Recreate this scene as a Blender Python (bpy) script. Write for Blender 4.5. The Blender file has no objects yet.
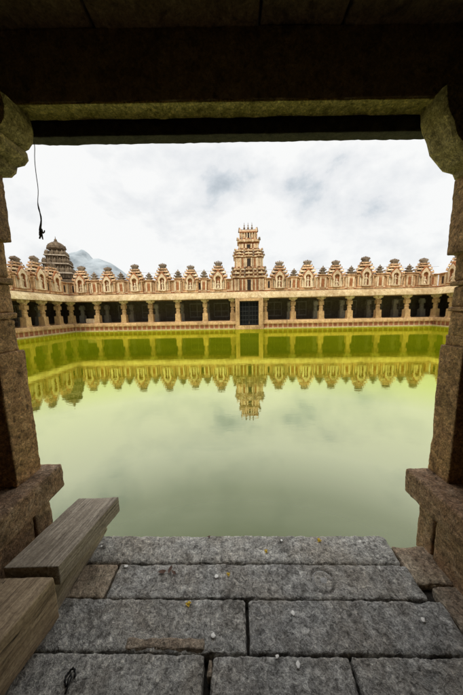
import bpy, math, random
from mathutils import Vector, Matrix, noise
R = math.radians
random.seed(7)
scene = bpy.context.scene
C = scene.collection

# ------------------------------------------------------------------ helpers
class MB:
    """collects shapes, links them as one mesh object"""
    def __init__(s): s.v = []; s.f = []; s.m = []
    def add(s, vs, fs, m=0):
        o = len(s.v); s.v += [tuple(p) for p in vs]
        for f in fs: s.f.append(tuple(i + o for i in f)); s.m.append(m)
        return s
    def box(s, x0, x1, y0, y1, z0, z1, m=0):
        return s.add([(x0,y0,z0),(x1,y0,z0),(x1,y1,z0),(x0,y1,z0),(x0,y0,z1),(x1,y0,z1),(x1,y1,z1),(x0,y1,z1)],
              [(3,2,1,0),(4,5,6,7),(0,1,5,4),(1,2,6,5),(2,3,7,6),(3,0,4,7)], m)
    def frus(s, cx, cy, z0, z1, w0, d0, w1, d1, m=0):
        a,b,c,d = w0/2,d0/2,w1/2,d1/2
        return s.add([(cx-a,cy-b,z0),(cx+a,cy-b,z0),(cx+a,cy+b,z0),(cx-a,cy+b,z0),(cx-c,cy-d,z1),(cx+c,cy-d,z1),(cx+c,cy+d,z1),(cx-c,cy+d,z1)],
              [(3,2,1,0),(4,5,6,7),(0,1,5,4),(1,2,6,5),(2,3,7,6),(3,0,4,7)], m)
    def lathe(s, cx, cy, prof, n=10, m=0, sy=1.0, rot=0.0):
        vs = []
        for r, z in prof:
            for k in range(n):
                a = 2*math.pi*k/n + rot
                vs.append((cx + r*math.cos(a), cy + r*sy*math.sin(a), z))
        fs = []
        for i in range(len(prof)-1):
            for k in range(n):
                k2 = (k+1) % n
                fs.append((i*n+k, i*n+k2, (i+1)*n+k2, (i+1)*n+k))
        fs.append(tuple(reversed(range(n)))); fs.append(tuple(range((len(prof)-1)*n, len(prof)*n)))
        return s.add(vs, fs, m)
    def prism(s, prof, a0, a1, axis='x', m=0):
        """closed profile of (p,q) swept along an axis: x -> (y,z), y -> (x,z)"""
        n = len(prof)
        mk = (lambda a,p,q:(a,p,q)) if axis == 'x' else (lambda a,p,q:(p,a,q))
        vs = [mk(a0,p,q) for p,q in prof] + [mk(a1,p,q) for p,q in prof]
        fs = [(i,(i+1)%n,n+(i+1)%n,n+i) for i in range(n)] + [tuple(reversed(range(n))), tuple(range(n,2*n))]
        return s.add(vs, fs, m)
    def tube(s, pts, r, n=6, m=0):
        rings = []
        pts = [Vector(p) for p in pts]
        rs = r if isinstance(r, (list, tuple)) else [r]*len(pts)
        for i, p in enumerate(pts):
            t = (pts[min(i+1,len(pts)-1)] - pts[max(i-1,0)]).normalized()
            u = t.cross(Vector((0.31,0.9,0.2))).normalized(); w = t.cross(u)
            rings += [p + (u*math.cos(2*math.pi*k/n) + w*math.sin(2*math.pi*k/n))*rs[i] for k in range(n)]
        fs = []
        for i in range(len(pts)-1):
            for k in range(n):
                k2 = (k+1)%n
                fs.append((i*n+k,i*n+k2,(i+1)*n+k2,(i+1)*n+k))
        fs.append(tuple(reversed(range(n)))); fs.append(tuple(range((len(pts)-1)*n,len(pts)*n)))
        return s.add(rings, fs, m)
    def mesh(s, name, mats, smooth=False):
        me = bpy.data.meshes.new(name)
        me.from_pydata(s.v, [], s.f)
        for m in (mats if isinstance(mats, (list,tuple)) else [mats]): me.materials.append(m)
        me.polygons.foreach_set('material_index', s.m)
        me.update()
        import bmesh
        bm = bmesh.new(); bm.from_mesh(me); bmesh.ops.recalc_face_normals(bm, faces=bm.faces); bm.to_mesh(me); bm.free()
        if smooth:
            me.polygons.foreach_set('use_smooth', [True]*len(me.polygons))
        return me
    def build(s, name, mats, parent=None, smooth=False, loc=(0,0,0), rz=0):
        return link(name, s.mesh(name, mats, smooth), parent, loc, rz)

def link(name, me, parent=None, loc=(0,0,0), rz=0):
    o = bpy.data.objects.new(name, me); C.objects.link(o)
    o.parent = parent; o.location = loc; o.rotation_euler.z = rz
    return o
def tag(o, label=None, cat=None, group=None, kind=None):
    if label: o['label'] = label
    if cat: o['category'] = cat
    if group: o['group'] = group
    if kind: o['kind'] = kind
    return o
def empty(name, label, cat, loc=(0,0,0), rz=0, group=None):
    o = link(name, None, None, loc, rz); o.empty_display_size = .2
    return tag(o, label, cat, group)
def copy_tree(o, parent=None):
    c = o.copy(); C.objects.link(c); c.parent = parent
    for ch in list(o.children): copy_tree(ch, c)
    return c

def axis_pts(L, res, r):
    n = max(1, int(round((L-2*r)/res)))
    e = [0, r*.3, r*.65] if r > 0 else []
    mid = [r + (L-2*r)*i/n for i in range(n+1)]
    return [p - L/2 for p in (e + mid + [L-q for q in reversed(e)])]
def rough(dims, r=.02, res=.03, amp=.005, freq=9., seed=0, fine=.5, mod=None, warp=0.0, chip=3.0):
    """a worked stone block: rounded box of quads, surface pushed about by noise; base at z=0, centred in x,y"""
    L = dims
    ax = [axis_pts(l, min(res, l/2), min(r, l*.3)) for l in L]
    idx = {}; V = []; F = []
    so = Vector((seed*13.7, seed*7.1, seed*3.3))
    def vert(i,j,k):
        key = (i,j,k)
        if key in idx: return idx[key]
        p = Vector((ax[0][i], ax[1][j], ax[2][k]))
        rr = [min(r, l*.3) for l in L]
        q = Vector([max(-l/2+a, min(l/2-a, c)) for l,a,c in zip(L, rr, p)])
        d = p - q
        if d.length > 1e-6:
            # superellipse style rounding
            p2 = q + Vector([x/(a or 1) for x,a in zip(d,rr)]).normalized() * min(rr) if sum(1 for x in d if abs(x)>1e-6) > 1 else p
            p = p2
            nrm = d.normalized()
        else:
            nrm = Vector((0,0,0))
        if nrm.length < .1:
            nrm = Vector((0,0,1))
        P = p + so
        h = noise.fractal(P*freq, .9, 2.1, 4) * amp
        h += noise.noise(P*freq*4.7) * amp * fine
        edge = sum(1 for c,l in zip(p, L) if abs(abs(c)-l/2) < r*1.2)
        if edge >= 2:
            h -= max(0, noise.noise(P*freq*.4)-.1) * amp * chip
        w = Vector((noise.noise(P*1.7), noise.noise(P*1.7+Vector((9,0,0))), noise.noise(P*1.7+Vector((0,9,0))))) * warp
        if mod: h = mod(p, h)
        p = p + nrm*h + w
        p.z += L[2]/2
        idx[key] = len(V); V.append(tuple(p)); return idx[key]
    nx,ny,nz = len(ax[0])-1, len(ax[1])-1, len(ax[2])-1
    for i in range(nx):
        for j in range(ny):
            F.append((vert(i,j,0),vert(i,j+1,0),vert(i+1,j+1,0),vert(i+1,j,0)))
            F.append((vert(i,j,nz),vert(i+1,j,nz),vert(i+1,j+1,nz),vert(i,j+1,nz)))
    for i in range(nx):
        for k in range(nz):
            F.append((vert(i,0,k),vert(i+1,0,k),vert(i+1,0,k+1),vert(i,0,k+1)))
            F.append((vert(i,ny,k),vert(i,ny,k+1),vert(i+1,ny,k+1),vert(i+1,ny,k)))
    for j in range(ny):
        for k in range(nz):
            F.append((vert(0,j,k),vert(0,j,k+1),vert(0,j+1,k+1),vert(0,j+1,k)))
            F.append((vert(nx,j,k),vert(nx,j+1,k),vert(nx,j+1,k+1),vert(nx,j,k+1)))
    return V, F
def block(name, mat, cx, cy, z0, dims, parent=None, smooth=True, rz=0, **kw):
    V, F = rough(dims, **kw)
    mb = MB(); mb.add(V, F)
    return mb.build(name, mat, parent, smooth, (cx,cy,z0), rz)

# ------------------------------------------------------------------ materials
def nt(name):
    m = bpy.data.materials.new(name); m.use_nodes = True
    t = m.node_tree; b = t.nodes['Principled BSDF']
    return m, t, b
def N(t, typ, **kw):
    n = t.nodes.new(typ)
    for k, v in kw.items():
        if k in n.inputs: n.inputs[k].default_value = v
        else: setattr(n, k, v)
    return n
def ramp(t, fac, stops):
    n = t.nodes.new('ShaderNodeValToRGB'); cr = n.color_ramp
    while len(cr.elements) < len(stops): cr.elements.new(.5)
    for e, (p, c) in zip(cr.elements, stops):
        e.position = p; e.color = (*c, 1) if len(c) == 3 else c
    t.links.new(fac, n.inputs[0]); return n
def mixc(t, a, b, fac, mode='MIX'):
    n = t.nodes.new('ShaderNodeMix'); n.data_type = 'RGBA'; n.blend_type = mode
    for sock, val in ((n.inputs[0], fac), (n.inputs[6], a), (n.inputs[7], b)):
        if hasattr(val, 'is_linked'): t.links.new(val, sock)
        elif isinstance(val, (int,float)): sock.default_value = val
        else: sock.default_value = (*val, 1)
    return n.outputs[2]
def vec(t, kind='pos', scale=(1,1,1)):
    if kind == 'pos': o = t.nodes.new('ShaderNodeNewGeometry').outputs['Position']
    else: o = t.nodes.new('ShaderNodeTexCoord').outputs['Object']
    mp = t.nodes.new('ShaderNodeMapping'); mp.inputs['Scale'].default_value = scale
    t.links.new(o, mp.inputs[0]); return mp.outputs[0]
def noi(t, v, scale, detail=6, rough=.6, dist=0):
    n = N(t, 'ShaderNodeTexNoise', Scale=scale, Detail=detail, Roughness=rough, Distortion=dist)
    t.links.new(v, n.inputs['Vector']); return n.outputs['Fac']
def bump(t, b, h, strength, dist):
    n = N(t, 'ShaderNodeBump', Strength=strength, Distance=dist)
    t.links.new(h, n.inputs['Height']); t.links.new(n.outputs[0], b.inputs['Normal'])

def granite(name, dark, mid, light, patch, patch_amt=.5, bstr=.6, cav=.55, speck=.5, sc=1.0, bd=.004, wet=.45):
    m, t, b = nt(name)
    v = vec(t, 'pos')
    big = noi(t, v, 3.1*sc, 6, .65, .4)
    midn = noi(t, v, 19*sc, 7, .7, .3)
    worm = noi(t, v, 52*sc, 5, .75, .7)
    fine = noi(t, v, 120*sc, 4, .8)
    col = ramp(t, midn, [(.32,dark),(.5,mid),(.7,light)]).outputs[0]
    pf = ramp(t, big, [(.45,(0,0,0)),(.62,(1,1,1))]).outputs[0]
    pm = N(t, 'ShaderNodeMath', operation='MULTIPLY'); t.links.new(pf, pm.inputs[0]); pm.inputs[1].default_value = patch_amt
    col = mixc(t, col, patch, pm.outputs[0])
    wp = ramp(t, worm, [(.36,(.22,.21,.2)),(.47,(.85,.85,.84)),(.56,(1.1,1.1,1.1)),(.68,(1.9,1.9,1.85))]).outputs[0]
    col = mixc(t, col, wp, speck, 'MULTIPLY')
    sp = ramp(t, fine, [(.36,(.45,.44,.43)),(.5,(1,1,1)),(.66,(1.7,1.7,1.65))]).outputs[0]
    col = mixc(t, col, sp, speck*.8, 'MULTIPLY')
    dirt = noi(t, v, 6.5*sc, 7, .72, .6)
    dp = ramp(t, dirt, [(.34,(wet,wet*.97,wet*.93)),(.46,(1,1,1))]).outputs[0]
    col = mixc(t, col, dp, .9, 'MULTIPLY')
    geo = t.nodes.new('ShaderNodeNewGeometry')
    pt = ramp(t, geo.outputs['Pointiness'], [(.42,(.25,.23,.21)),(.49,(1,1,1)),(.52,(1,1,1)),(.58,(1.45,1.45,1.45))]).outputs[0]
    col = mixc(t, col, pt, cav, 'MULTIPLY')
    oi = t.nodes.new('ShaderNodeObjectInfo')
    rv = ramp(t, oi.outputs['Random'], [(0,(.85,.85,.87)),(1,(1.14,1.12,1.09))]).outputs[0]
    col = mixc(t, col, rv, 1.0, 'MULTIPLY')
    t.links.new(col, b.inputs['Base Color'])
    b.inputs['Roughness'].default_value = .78; b.inputs['Specular IOR Level'].default_value = .35
    hm = N(t, 'ShaderNodeMath', operation='MULTIPLY_ADD'); t.links.new(worm, hm.inputs[0]); hm.inputs[1].default_value = 1.3; t.links.new(fine, hm.inputs[2])
    bump(t, b, hm.outputs[0], bstr, bd)
    return m
M = {}
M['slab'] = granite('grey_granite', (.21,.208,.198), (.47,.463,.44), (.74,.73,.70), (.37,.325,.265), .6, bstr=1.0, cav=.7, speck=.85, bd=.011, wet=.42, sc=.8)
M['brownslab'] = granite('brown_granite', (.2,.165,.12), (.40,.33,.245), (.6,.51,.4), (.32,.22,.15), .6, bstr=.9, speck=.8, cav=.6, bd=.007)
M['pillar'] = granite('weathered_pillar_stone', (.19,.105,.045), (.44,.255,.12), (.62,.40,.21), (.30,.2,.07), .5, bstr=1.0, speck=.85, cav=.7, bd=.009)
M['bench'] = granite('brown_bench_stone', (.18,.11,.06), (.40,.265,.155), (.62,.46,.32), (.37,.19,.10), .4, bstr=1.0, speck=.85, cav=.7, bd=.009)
M['beam'] = granite('water_bounce_beam_stone', (.3,.24,.06), (.62,.5,.16), (.8,.66,.26), (.45,.36,.08), .5, bstr=1.0, cav=.6, speck=.8, bd=.008)  # yellow-green water bounce on the beam underside, painted into the colour
M['ceil'] = granite('brown_ceiling_stone', (.16,.12,.065), (.33,.245,.13), (.46,.36,.2), (.22,.15,.07), .5, bstr=.9)  # brown stone for the ceiling slabs and inner beam
M['bracket'] = granite('olive_bracket_stone', (.2,.155,.06), (.45,.36,.165), (.66,.54,.28), (.33,.26,.09), .5, bstr=1.0, cav=.7, speck=.8, bd=.008)
M['beam_shade'] = granite('shade_dark_beam_stone', (.02,.016,.009), (.045,.036,.021), (.08,.064,.038), (.03,.022,.012), .5, bstr=.9)  # much darker stone copy, shade on the outer beam put into its colour
M['plug'] = granite('smooth_plug_stone', (.17,.17,.168), (.26,.26,.255), (.36,.36,.35), (.22,.21,.2), .3, bstr=.3, speck=.4)

def wood(name, a, b_, c, seed):
    m, t, b = nt(name)
    v = vec(t, 'obj', (1,.05,1))
    g = noi(t, v, 70, 7, .75, .5); big = noi(t, vec(t,'obj',(1,.5,1)), 7+seed, 6, .7)
    cr = noi(t, vec(t,'obj',(1,.06,1)), 26+seed*3, 5, .65, 1.6)
    spk = noi(t, vec(t,'obj'), 90, 4, .8)
    col = ramp(t, g, [(.3,a),(.5,b_),(.72,c)]).outputs[0]
    col = mixc(t, col, ramp(t, big, [(.32,(.5,.46,.41)),(.5,(1,1,1)),(.68,(1.2,1.2,1.2))]).outputs[0], .8, 'MULTIPLY')
    col = mixc(t, col, ramp(t, spk, [(.36,(.55,.52,.5)),(.5,(1,1,1)),(.66,(1.3,1.3,1.3))]).outputs[0], .7, 'MULTIPLY')
    crk = ramp(t, cr, [(.33,(.1,.085,.07)),(.385,(1,1,1))]).outputs[0]
    col = mixc(t, col, crk, .9, 'MULTIPLY')
    t.links.new(col, b.inputs['Base Color']); b.inputs['Roughness'].default_value = .8
    hm = N(t, 'ShaderNodeMath', operation='MULTIPLY'); t.links.new(g, hm.inputs[0]); t.links.new(crk, hm.inputs[1])
    bump(t, b, hm.outputs[0], .7, .006)
    return m
M['timber'] = wood('grey_weathered_timber', (.11,.085,.06), (.31,.26,.195), (.55,.48,.38), 0)
M['timber2'] = wood('tan_weathered_timber', (.15,.105,.06), (.39,.29,.18), (.6,.47,.31), 1)
M['plank'] = wood('pale_weathered_plank', (.12,.095,.065), (.31,.26,.18), (.48,.41,.31), 2)

def facade(name, a, b_, stain, stain_amt, streak=1.0, grain=3.0):
    m, t, b = nt(name)
    v = vec(t, 'pos')
    n1 = noi(t, v, grain, 8, .75)
    st = noi(t, vec(t,'pos',(2.2,2.2,.35)), 1.6, 6, .7, .3)
    n2 = noi(t, v, .45, 4, .6)
    col = ramp(t, n1, [(.32,a),(.62,b_)]).outputs[0]
    sm = N(t, 'ShaderNodeMath', operation='ADD'); t.links.new(st, sm.inputs[0]); t.links.new(n2, sm.inputs[1])
    f = ramp(t, sm.outputs[0], [(.0,(0,0,0)),(1.0-.5*stain_amt,(0,0,0)),(1.0,(0,0,0)),(1.0,(1,1,1))])
    f.color_ramp.elements[1].position = .52 - .1*stain_amt; f.color_ramp.elements[2].position = .62; f.color_ramp.elements[2].color = (.75,.75,.75,1)
    hm = N(t, 'ShaderNodeMath', operation='MULTIPLY'); t.links.new(sm.outputs[0], hm.inputs[0]); hm.inputs[1].default_value = .5
    t.links.new(hm.outputs[0], f.inputs[0])
    fm = N(t, 'ShaderNodeMath', operation='MULTIPLY'); t.links.new(f.outputs[0], fm.inputs[0]); fm.inputs[1].default_value = stain_amt
    col = mixc(t, col, stain, fm.outputs[0])
    oi = t.nodes.new('ShaderNodeObjectInfo')
    rv = ramp(t, oi.outputs['Random'], [(0,(.80,.76,.72)),(.5,(1,1,1)),(1,(1.1,1.1,1.08))]).outputs[0]
    col = mixc(t, col, rv, 1.0, 'MULTIPLY')
    fn = ramp(t, noi(t, v, grain*4.5, 5, .8), [(.36,(.5,.45,.4)),(.5,(1,1,1)),(.66,(1.2,1.2,1.2))]).outputs[0]
    col = mixc(t, col, fn, .75, 'MULTIPLY')
    t.links.new(col, b.inputs['Base Color']); b.inputs['Roughness'].default_value = .9
    b.inputs['Specular IOR Level'].default_value = .2
    bump(t, b, n1, .5, .04)
    return m
M['cream'] = facade('tan_limewash', (.44,.24,.115), (.80,.55,.325), (.18,.085,.045), .85)
M['eave'] = facade('pale_eave_plaster', (.56,.41,.20), (.80,.67,.42), (.30,.17,.07), .9)
M['red'] = facade('red_ochre_paint', (.26,.085,.035), (.46,.2,.085), (.1,.045,.03), .5)
M['grey'] = facade('greyed_stone', (.11,.082,.06), (.36,.275,.2), (.06,.045,.035), .7)
M['white'] = facade('cream_limewash', (.58,.42,.24), (.84,.70,.5), (.3,.16,.08), .6)
M['shaft'] = facade('tan_pillar_stone', (.38,.23,.10), (.66,.44,.225), (.16,.085,.045), .8)
M['inner'] = facade('shade_toned_inner_wall', (.09,.075,.055), (.17,.145,.11), (.05,.04,.03), .6)  # dark colour stands in for the dimness inside the bays
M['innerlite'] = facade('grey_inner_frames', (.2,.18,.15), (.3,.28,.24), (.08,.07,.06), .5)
M['darkgranite'] = facade('dark_tower_granite', (.075,.055,.035), (.28,.21,.135), (.035,.028,.022), .7, grain=2.6)
M['tower'] = facade('tower_stucco', (.38,.22,.11), (.80,.57,.35), (.14,.075,.045), .95)
M['slot'] = facade('painted_recess_shade', (.02,.015,.012), (.05,.035,.028), (.02,.015,.01), .3)  # near-black colour stands in for shade in openings and tier gaps
M['sand2'] = facade('pale_tower_cornice', (.22,.18,.13), (.42,.35,.26), (.06,.05,.04), .7)
M['sand'] = facade('yellow_step_stone', (.42,.33,.14), (.58,.48,.24), (.25,.22,.06), .6)

def stripes():
    m, t, b = nt('red_and_white_stripes')
    sep = t.nodes.new('ShaderNodeSeparateXYZ'); t.links.new(t.nodes.new('ShaderNodeTexCoord').outputs['Object'], sep.inputs[0])
    mm = N(t, 'ShaderNodeMath', operation='MULTIPLY'); t.links.new(sep.outputs[0], mm.inputs[0]); mm.inputs[1].default_value = 1/.52
    fr = N(t, 'ShaderNodeMath', operation='FRACT'); t.links.new(mm.outputs[0], fr.inputs[0])
    st = N(t, 'ShaderNodeMath', operation='GREATER_THAN'); t.links.new(fr.outputs[0], st.inputs[0]); st.inputs[1].default_value = .7
    v = vec(t, 'pos'); n = noi(t, v, 2.5, 6, .7)
    red = ramp(t, n, [(.3,(.2,.07,.035)),(.6,(.42,.17,.08)),(.75,(.5,.32,.16))]).outputs[0]
    wh = ramp(t, n, [(.3,(.36,.22,.11)),(.6,(.58,.43,.25))]).outputs[0]
    col = mixc(t, red, wh, st.outputs[0])
    t.links.new(col, b.inputs['Base Color']); b.inputs['Roughness'].default_value = .9
    return m
M['stripes'] = stripes()
def plain(name, c, rough=.6, metal=0, var=.25, sc=60):
    m, t, b = nt(name)
    n = noi(t, vec(t,'pos'), sc, 4, .6)
    col = ramp(t, n, [(.3,tuple(x*(1-var) for x in c)),(.7,tuple(min(1,x*(1+var)) for x in c))]).outputs[0]
    t.links.new(col, b.inputs['Base Color']); b.inputs['Roughness'].default_value = rough; b.inputs['Metallic'].default_value = metal
    return m
M['iron'] = plain('dark_iron', (.03,.03,.03), .7, .0, .3, 20)
M['doorboard'] = plain('dark_door_boards', (.008,.008,.008), .8, 0, .3, 8)
for k_ in ('iron','doorboard'): M[k_].node_tree.nodes['Principled BSDF'].inputs['Specular IOR Level'].default_value = .08
M['rope'] = plain('dark_rope', (.09,.08,.075), .9)
M['yellow'] = plain('yellow_petal', (.62,.42,.03), .6)
M['bit'] = plain('white_petal', (.82,.8,.76), .6, 0, .08)
M['leaf'] = plain('dry_brown_leaf', (.1,.045,.025), .7)
M['string'] = plain('black_string', (.012,.011,.011), .8)
M['wire'] = plain('grey_wire', (.2,.2,.2), .6)

def water_mat():
    m = bpy.data.materials.new('green_tank_water'); m.use_nodes = True
    t = m.node_tree; t.nodes.clear()
    out = t.nodes.new('ShaderNodeOutputMaterial')
    v = vec(t, 'pos')
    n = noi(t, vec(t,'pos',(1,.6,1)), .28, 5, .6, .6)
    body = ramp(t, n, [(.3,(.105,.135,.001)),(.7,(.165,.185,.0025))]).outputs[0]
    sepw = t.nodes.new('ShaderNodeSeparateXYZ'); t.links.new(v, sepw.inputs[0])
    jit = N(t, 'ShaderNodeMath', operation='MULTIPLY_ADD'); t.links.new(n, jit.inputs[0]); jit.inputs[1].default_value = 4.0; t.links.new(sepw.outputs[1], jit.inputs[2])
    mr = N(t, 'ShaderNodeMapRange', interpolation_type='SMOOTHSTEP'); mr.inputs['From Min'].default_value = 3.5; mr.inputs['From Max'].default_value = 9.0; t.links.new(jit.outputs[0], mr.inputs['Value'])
    body = mixc(t, (.085,.11,.025), body, mr.outputs[0])  # darker greyer body near the pavilion, its shade put into the colour
    dif = t.nodes.new('ShaderNodeBsdfDiffuse'); t.links.new(body, dif.inputs[0])
    gl = N(t, 'ShaderNodeBsdfGlossy', Roughness=.018)
    lw = N(t, 'ShaderNodeLayerWeight', Blend=.5)
    fr = ramp(t, lw.outputs['Facing'], [(.18,(.04,)*3),(.29,(.09,)*3),(.39,(.24,)*3),(.50,(.52,)*3),(.68,(.72,)*3),(.83,(.66,)*3),(.95,(.46,)*3)])
    fr.color_ramp.interpolation = 'LINEAR'
    tint = ramp(t, lw.outputs['Facing'], [(.3,(.96,1.0,.84)),(.55,(.98,1,.68)),(.68,(.96,1,.60)),(.755,(.90,1,.36)),(.84,(.92,1,.22))])
    t.links.new(tint.outputs[0], gl.inputs[0])
    mx = t.nodes.new('ShaderNodeMixShader')
    t.links.new(fr.outputs[0], mx.inputs[0]); t.links.new(dif.outputs[0], mx.inputs[1]); t.links.new(gl.outputs[0], mx.inputs[2])
    rip = noi(t, vec(t,'pos',(1,2.2,1)), 2.6, 4, .55)
    bp = N(t, 'ShaderNodeBump', Strength=.05, Distance=.02); t.links.new(rip, bp.inputs['Height'])
    t.links.new(bp.outputs[0], gl.inputs['Normal'])
    t.links.new(mx.outputs[0], out.inputs['Surface'])
    return m
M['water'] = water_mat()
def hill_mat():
    m, t, b = nt('haze_tinted_hill')
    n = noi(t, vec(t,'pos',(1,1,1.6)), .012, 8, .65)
    col = ramp(t, n, [(.34,(.2,.23,.25)),(.5,(.31,.345,.365)),(.68,(.38,.42,.44))]).outputs[0]  # distance haze mixed into the rock colour
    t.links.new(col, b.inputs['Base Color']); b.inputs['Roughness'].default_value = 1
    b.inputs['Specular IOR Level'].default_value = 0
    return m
M['hill'] = hill_mat()
M['earth'] = granite('dry_earth', (.1,.075,.05), (.18,.14,.1), (.25,.2,.15), (.12,.12,.06), .5)
M['joint'] = granite('joint_earth', (.012,.01,.008), (.03,.025,.02), (.05,.042,.034), (.02,.017,.013), .5)

# ------------------------------------------------------------------ far courtyard frame
FX, FY, FR = 1.93, 27.0, R(-2.0)
fm = Matrix.Translation((FX,FY,0)) @ Matrix.Rotation(FR, 4, 'Z')
def W(x, y, z=0): return fm @ Vector((x,y,z))
HALF = 19.4
ZW, ZP = -.40, .46          # water level, platform top

# ------------------------------------------------------------------ shared meshes of the colonnades
def oct_prof(mb, cx, cy, z0, z1, r, m=0): mb.lathe(cx, cy, [(r,z0),(r,z1)], 8, m, 1, R(22.5))
def mk_pillar(mat='shaft', name='pillar'):
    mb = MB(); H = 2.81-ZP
    mb.frus(0,0,0,.12,.66,.66,.62,.62); mb.frus(0,0,.12,.86,.55,.55,.53,.53)
    oct_prof(mb,0,0,.86,.95,.24); oct_prof(mb,0,0,.95,1.2,.205); mb.lathe(0,0,[(.2,1.18),(.25,1.22),(.25,1.27),(.2,1.31)],8,0,1,R(22.5))
    oct_prof(mb,0,0,1.3,1.5,.2)
    mb.frus(0,0,1.5,1.86,.46,.46,.48,.48)
    mb.lathe(0,0,[(.2,1.86),(.26,1.93),(.26,1.99),(.19,2.03)],8,0,1,R(22.5))
    return mb.mesh(name, M[mat])
def mk_capital():
    mb = MB(); z1 = 2.81-ZP
    pr = [(-.17,2.0),(.17,2.0),(.21,2.09),(.36,2.11),(.42,2.2),(.43,z1),(-.43,z1),(-.42,2.2),(-.36,2.11),(-.21,2.09)]
    mb.prism(pr,-.2,.2,'y'); mb.prism(pr,-.17,.17,'x')
    return mb.mesh('capital', M['eave'])
def arch_ring(mb, cx, cz, ro, ri, y0, y1, leg, m, peak=.0, n=14):
    """horseshoe arch: a ring open at the foot with straight legs and a pointed crown"""
    A = [R(-35) + (R(250))*i/n for i in range(n+1)]
    out = []; inn = []
    for a in A:
        k = 1 + peak*max(0, math.sin(a))**10
        out.append((cx+ro*math.cos(a), cz+ro*k*math.sin(a))); inn.append((cx+ri*math.cos(a), cz+ri*math.sin(a)))
    out = [(out[0][0]+.04, leg)] + out + [(out[-1][0]-.04, leg)]
    inn = [(inn[0][0], leg)] + inn + [(inn[-1][0], leg)]
    for i in range(len(out)-1):
        q = [out[i], out[i+1], inn[i+1], inn[i]]
        vs = [(x,y0,z) for x,z in q] + [(x,y1,z) for x,z in q]
        mb.add(vs, [(0,1,2,3),(7,6,5,4),(0,4,5,1),(1,5,6,2),(2,6,7,3),(3,7,4,0)], m)
def spikes(mb, w, y, z, h, m):
    for s in (-1,1):
        mb.frus(s*w, y, z, z+h, .13, .13, .03, .03, m)
# materials slots for stucco: 0 cream 1 red 2 grey 3 white
SM = [M['cream'], M['red'], M['grey'], M['white'], M['slot']]
def mk_shrine(k=0):
    rnd = random.Random(k)
    mb = MB()
    mb.box(-.86,.86,-.2,.5,.0,.16,0); mb.box(-.83,.83,-.17,.5,.16,.24,1); mb.box(-.78,.78,-.13,.5,.24,1.3,0)
    for x in (-.7,-.5,.5,.7): mb.box(x-.07,x+.07,-.19,-.12,.24,1.2,3 if abs(x)<.6 else 0)
    for x in (-.6,.6): mb.box(x-.03,x+.03,-.136,-.12,.4,1.1,4)
    mb.box(-.88,-.42,-.22,.5,1.2,1.31,0); mb.box(.42,.88,-.22,.5,1.2,1.31,0)
    z = 1.31; w = .77
    hs = (.34,.33,.30,.24)
    for i in range(4):
        h = hs[i]
        mb.box(-w+.03,w-.03,-.1+.03*i,.5-.03*i,z,z+h*.5,(1,4,4,2)[i])
        mb.prism([(-.2+.04*i,z+h*.42),(-.24+.04*i,z+h*.55),(-.2+.04*i,z+h*.86),(-.12+.03*i,z+h),(.5-.03*i,z+h),(.5-.03*i,z+h*.42)], -w-.13, w+.13, 'x', (0,3,0,0)[i])
        spikes(mb, w+.1, -.13+.04*i, z+h*.8, .14+rnd.random()*.06, (0,0,2,2)[i])
        spikes(mb, w*.6, -.16+.04*i, z+h*.8, .11, (0,0,0,2)[i])
        z += h; w -= .15
    return mb.mesh('shrine', SM), z
def mk_niche():
    mb = MB()
    arch_ring(mb, 0, 1.3, .45, .255, -.36, -.12, .24, 3, .5)
    arch_ring(mb, 0, 1.3, .27, .225, -.33, -.15, .24, 1, .0)
    arch_ring(mb, 0, 1.33, .54, .445, -.31, -.12, 1.0, 1, .55)
    for k in range(9):
        a = R(-15+210*k/8); mb.frus(.56*math.cos(a), -.24, 1.33+.56*math.sin(a)-.05, 1.33+.56*math.sin(a)+.09, .12,.12,.04,.04, 0 if k%2 else 2)
    mb.box(-.28,.28,-.34,-.12,.22,.32,3)
    return mb.mesh('niche', SM)
def mk_recess():
    mb = MB(); mb.box(-.25,.25,-.16,-.10,.28,1.3,0); mb.lathe(0,-.13,[(.0,1.05),(.24,1.1),(.25,1.3),(.18,1.48),(.0,1.54)],12,0,.12)
    return mb.mesh('recess', M['red'])
def mk_statue(k):
    mb = MB()
    if k == 1:      # seated, cross-legged
        mb.lathe(0,-.24,[(.2,.36),(.22,.44),(.12,.52),(.1,.66),(.15,.82),(.16,.92),(.06,.98),(.05,1.01),(.1,1.06),(.1,1.15),(.05,1.26)],10,0,.6)
        for q in (-1,1): mb.tube([(q*.15,-.24,.9),(q*.23,-.26,.72),(q*.18,-.32,.56)],[.045,.04,.035],6)
    else:
        mb.lathe(0,-.24,[(.15,.34),(.16,.42),(.09,.46),(.11,.62),(.13,.8),(.09,.95),(.16,1.08),(.17,1.18),(.06,1.24),(.05,1.27),(.09,1.32),(.1,1.4),(.07,1.48),(.02,1.56)],10,0,.6)
        for q in (-1,1):
            up = k == 2 and q > 0
            mb.tube([(q*.15,-.24,1.15),(q*.24,-.25,1.05 if up else 1.0),(q*.25,-.28,1.25 if up else .88),(q*.2,-.3,1.38 if up else .98)],[.045,.04,.035,.035],6)
    return mb.mesh('statue', M['white'], True)
def mk_crown():
    mb = MB()
    mb.frus(0,.15,0,.12,.5,.34,.62,.42,0); mb.frus(0,.15,.12,.3,.46,.3,.84,.4,0)
    for i in range(5):
        x = -.34+.17*i; mb.frus(x,.15,.28,.44+.05*(2-abs(i-2)),.15,.3,.08,.12,0)
    return mb.mesh('crown', M['grey'])
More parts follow.
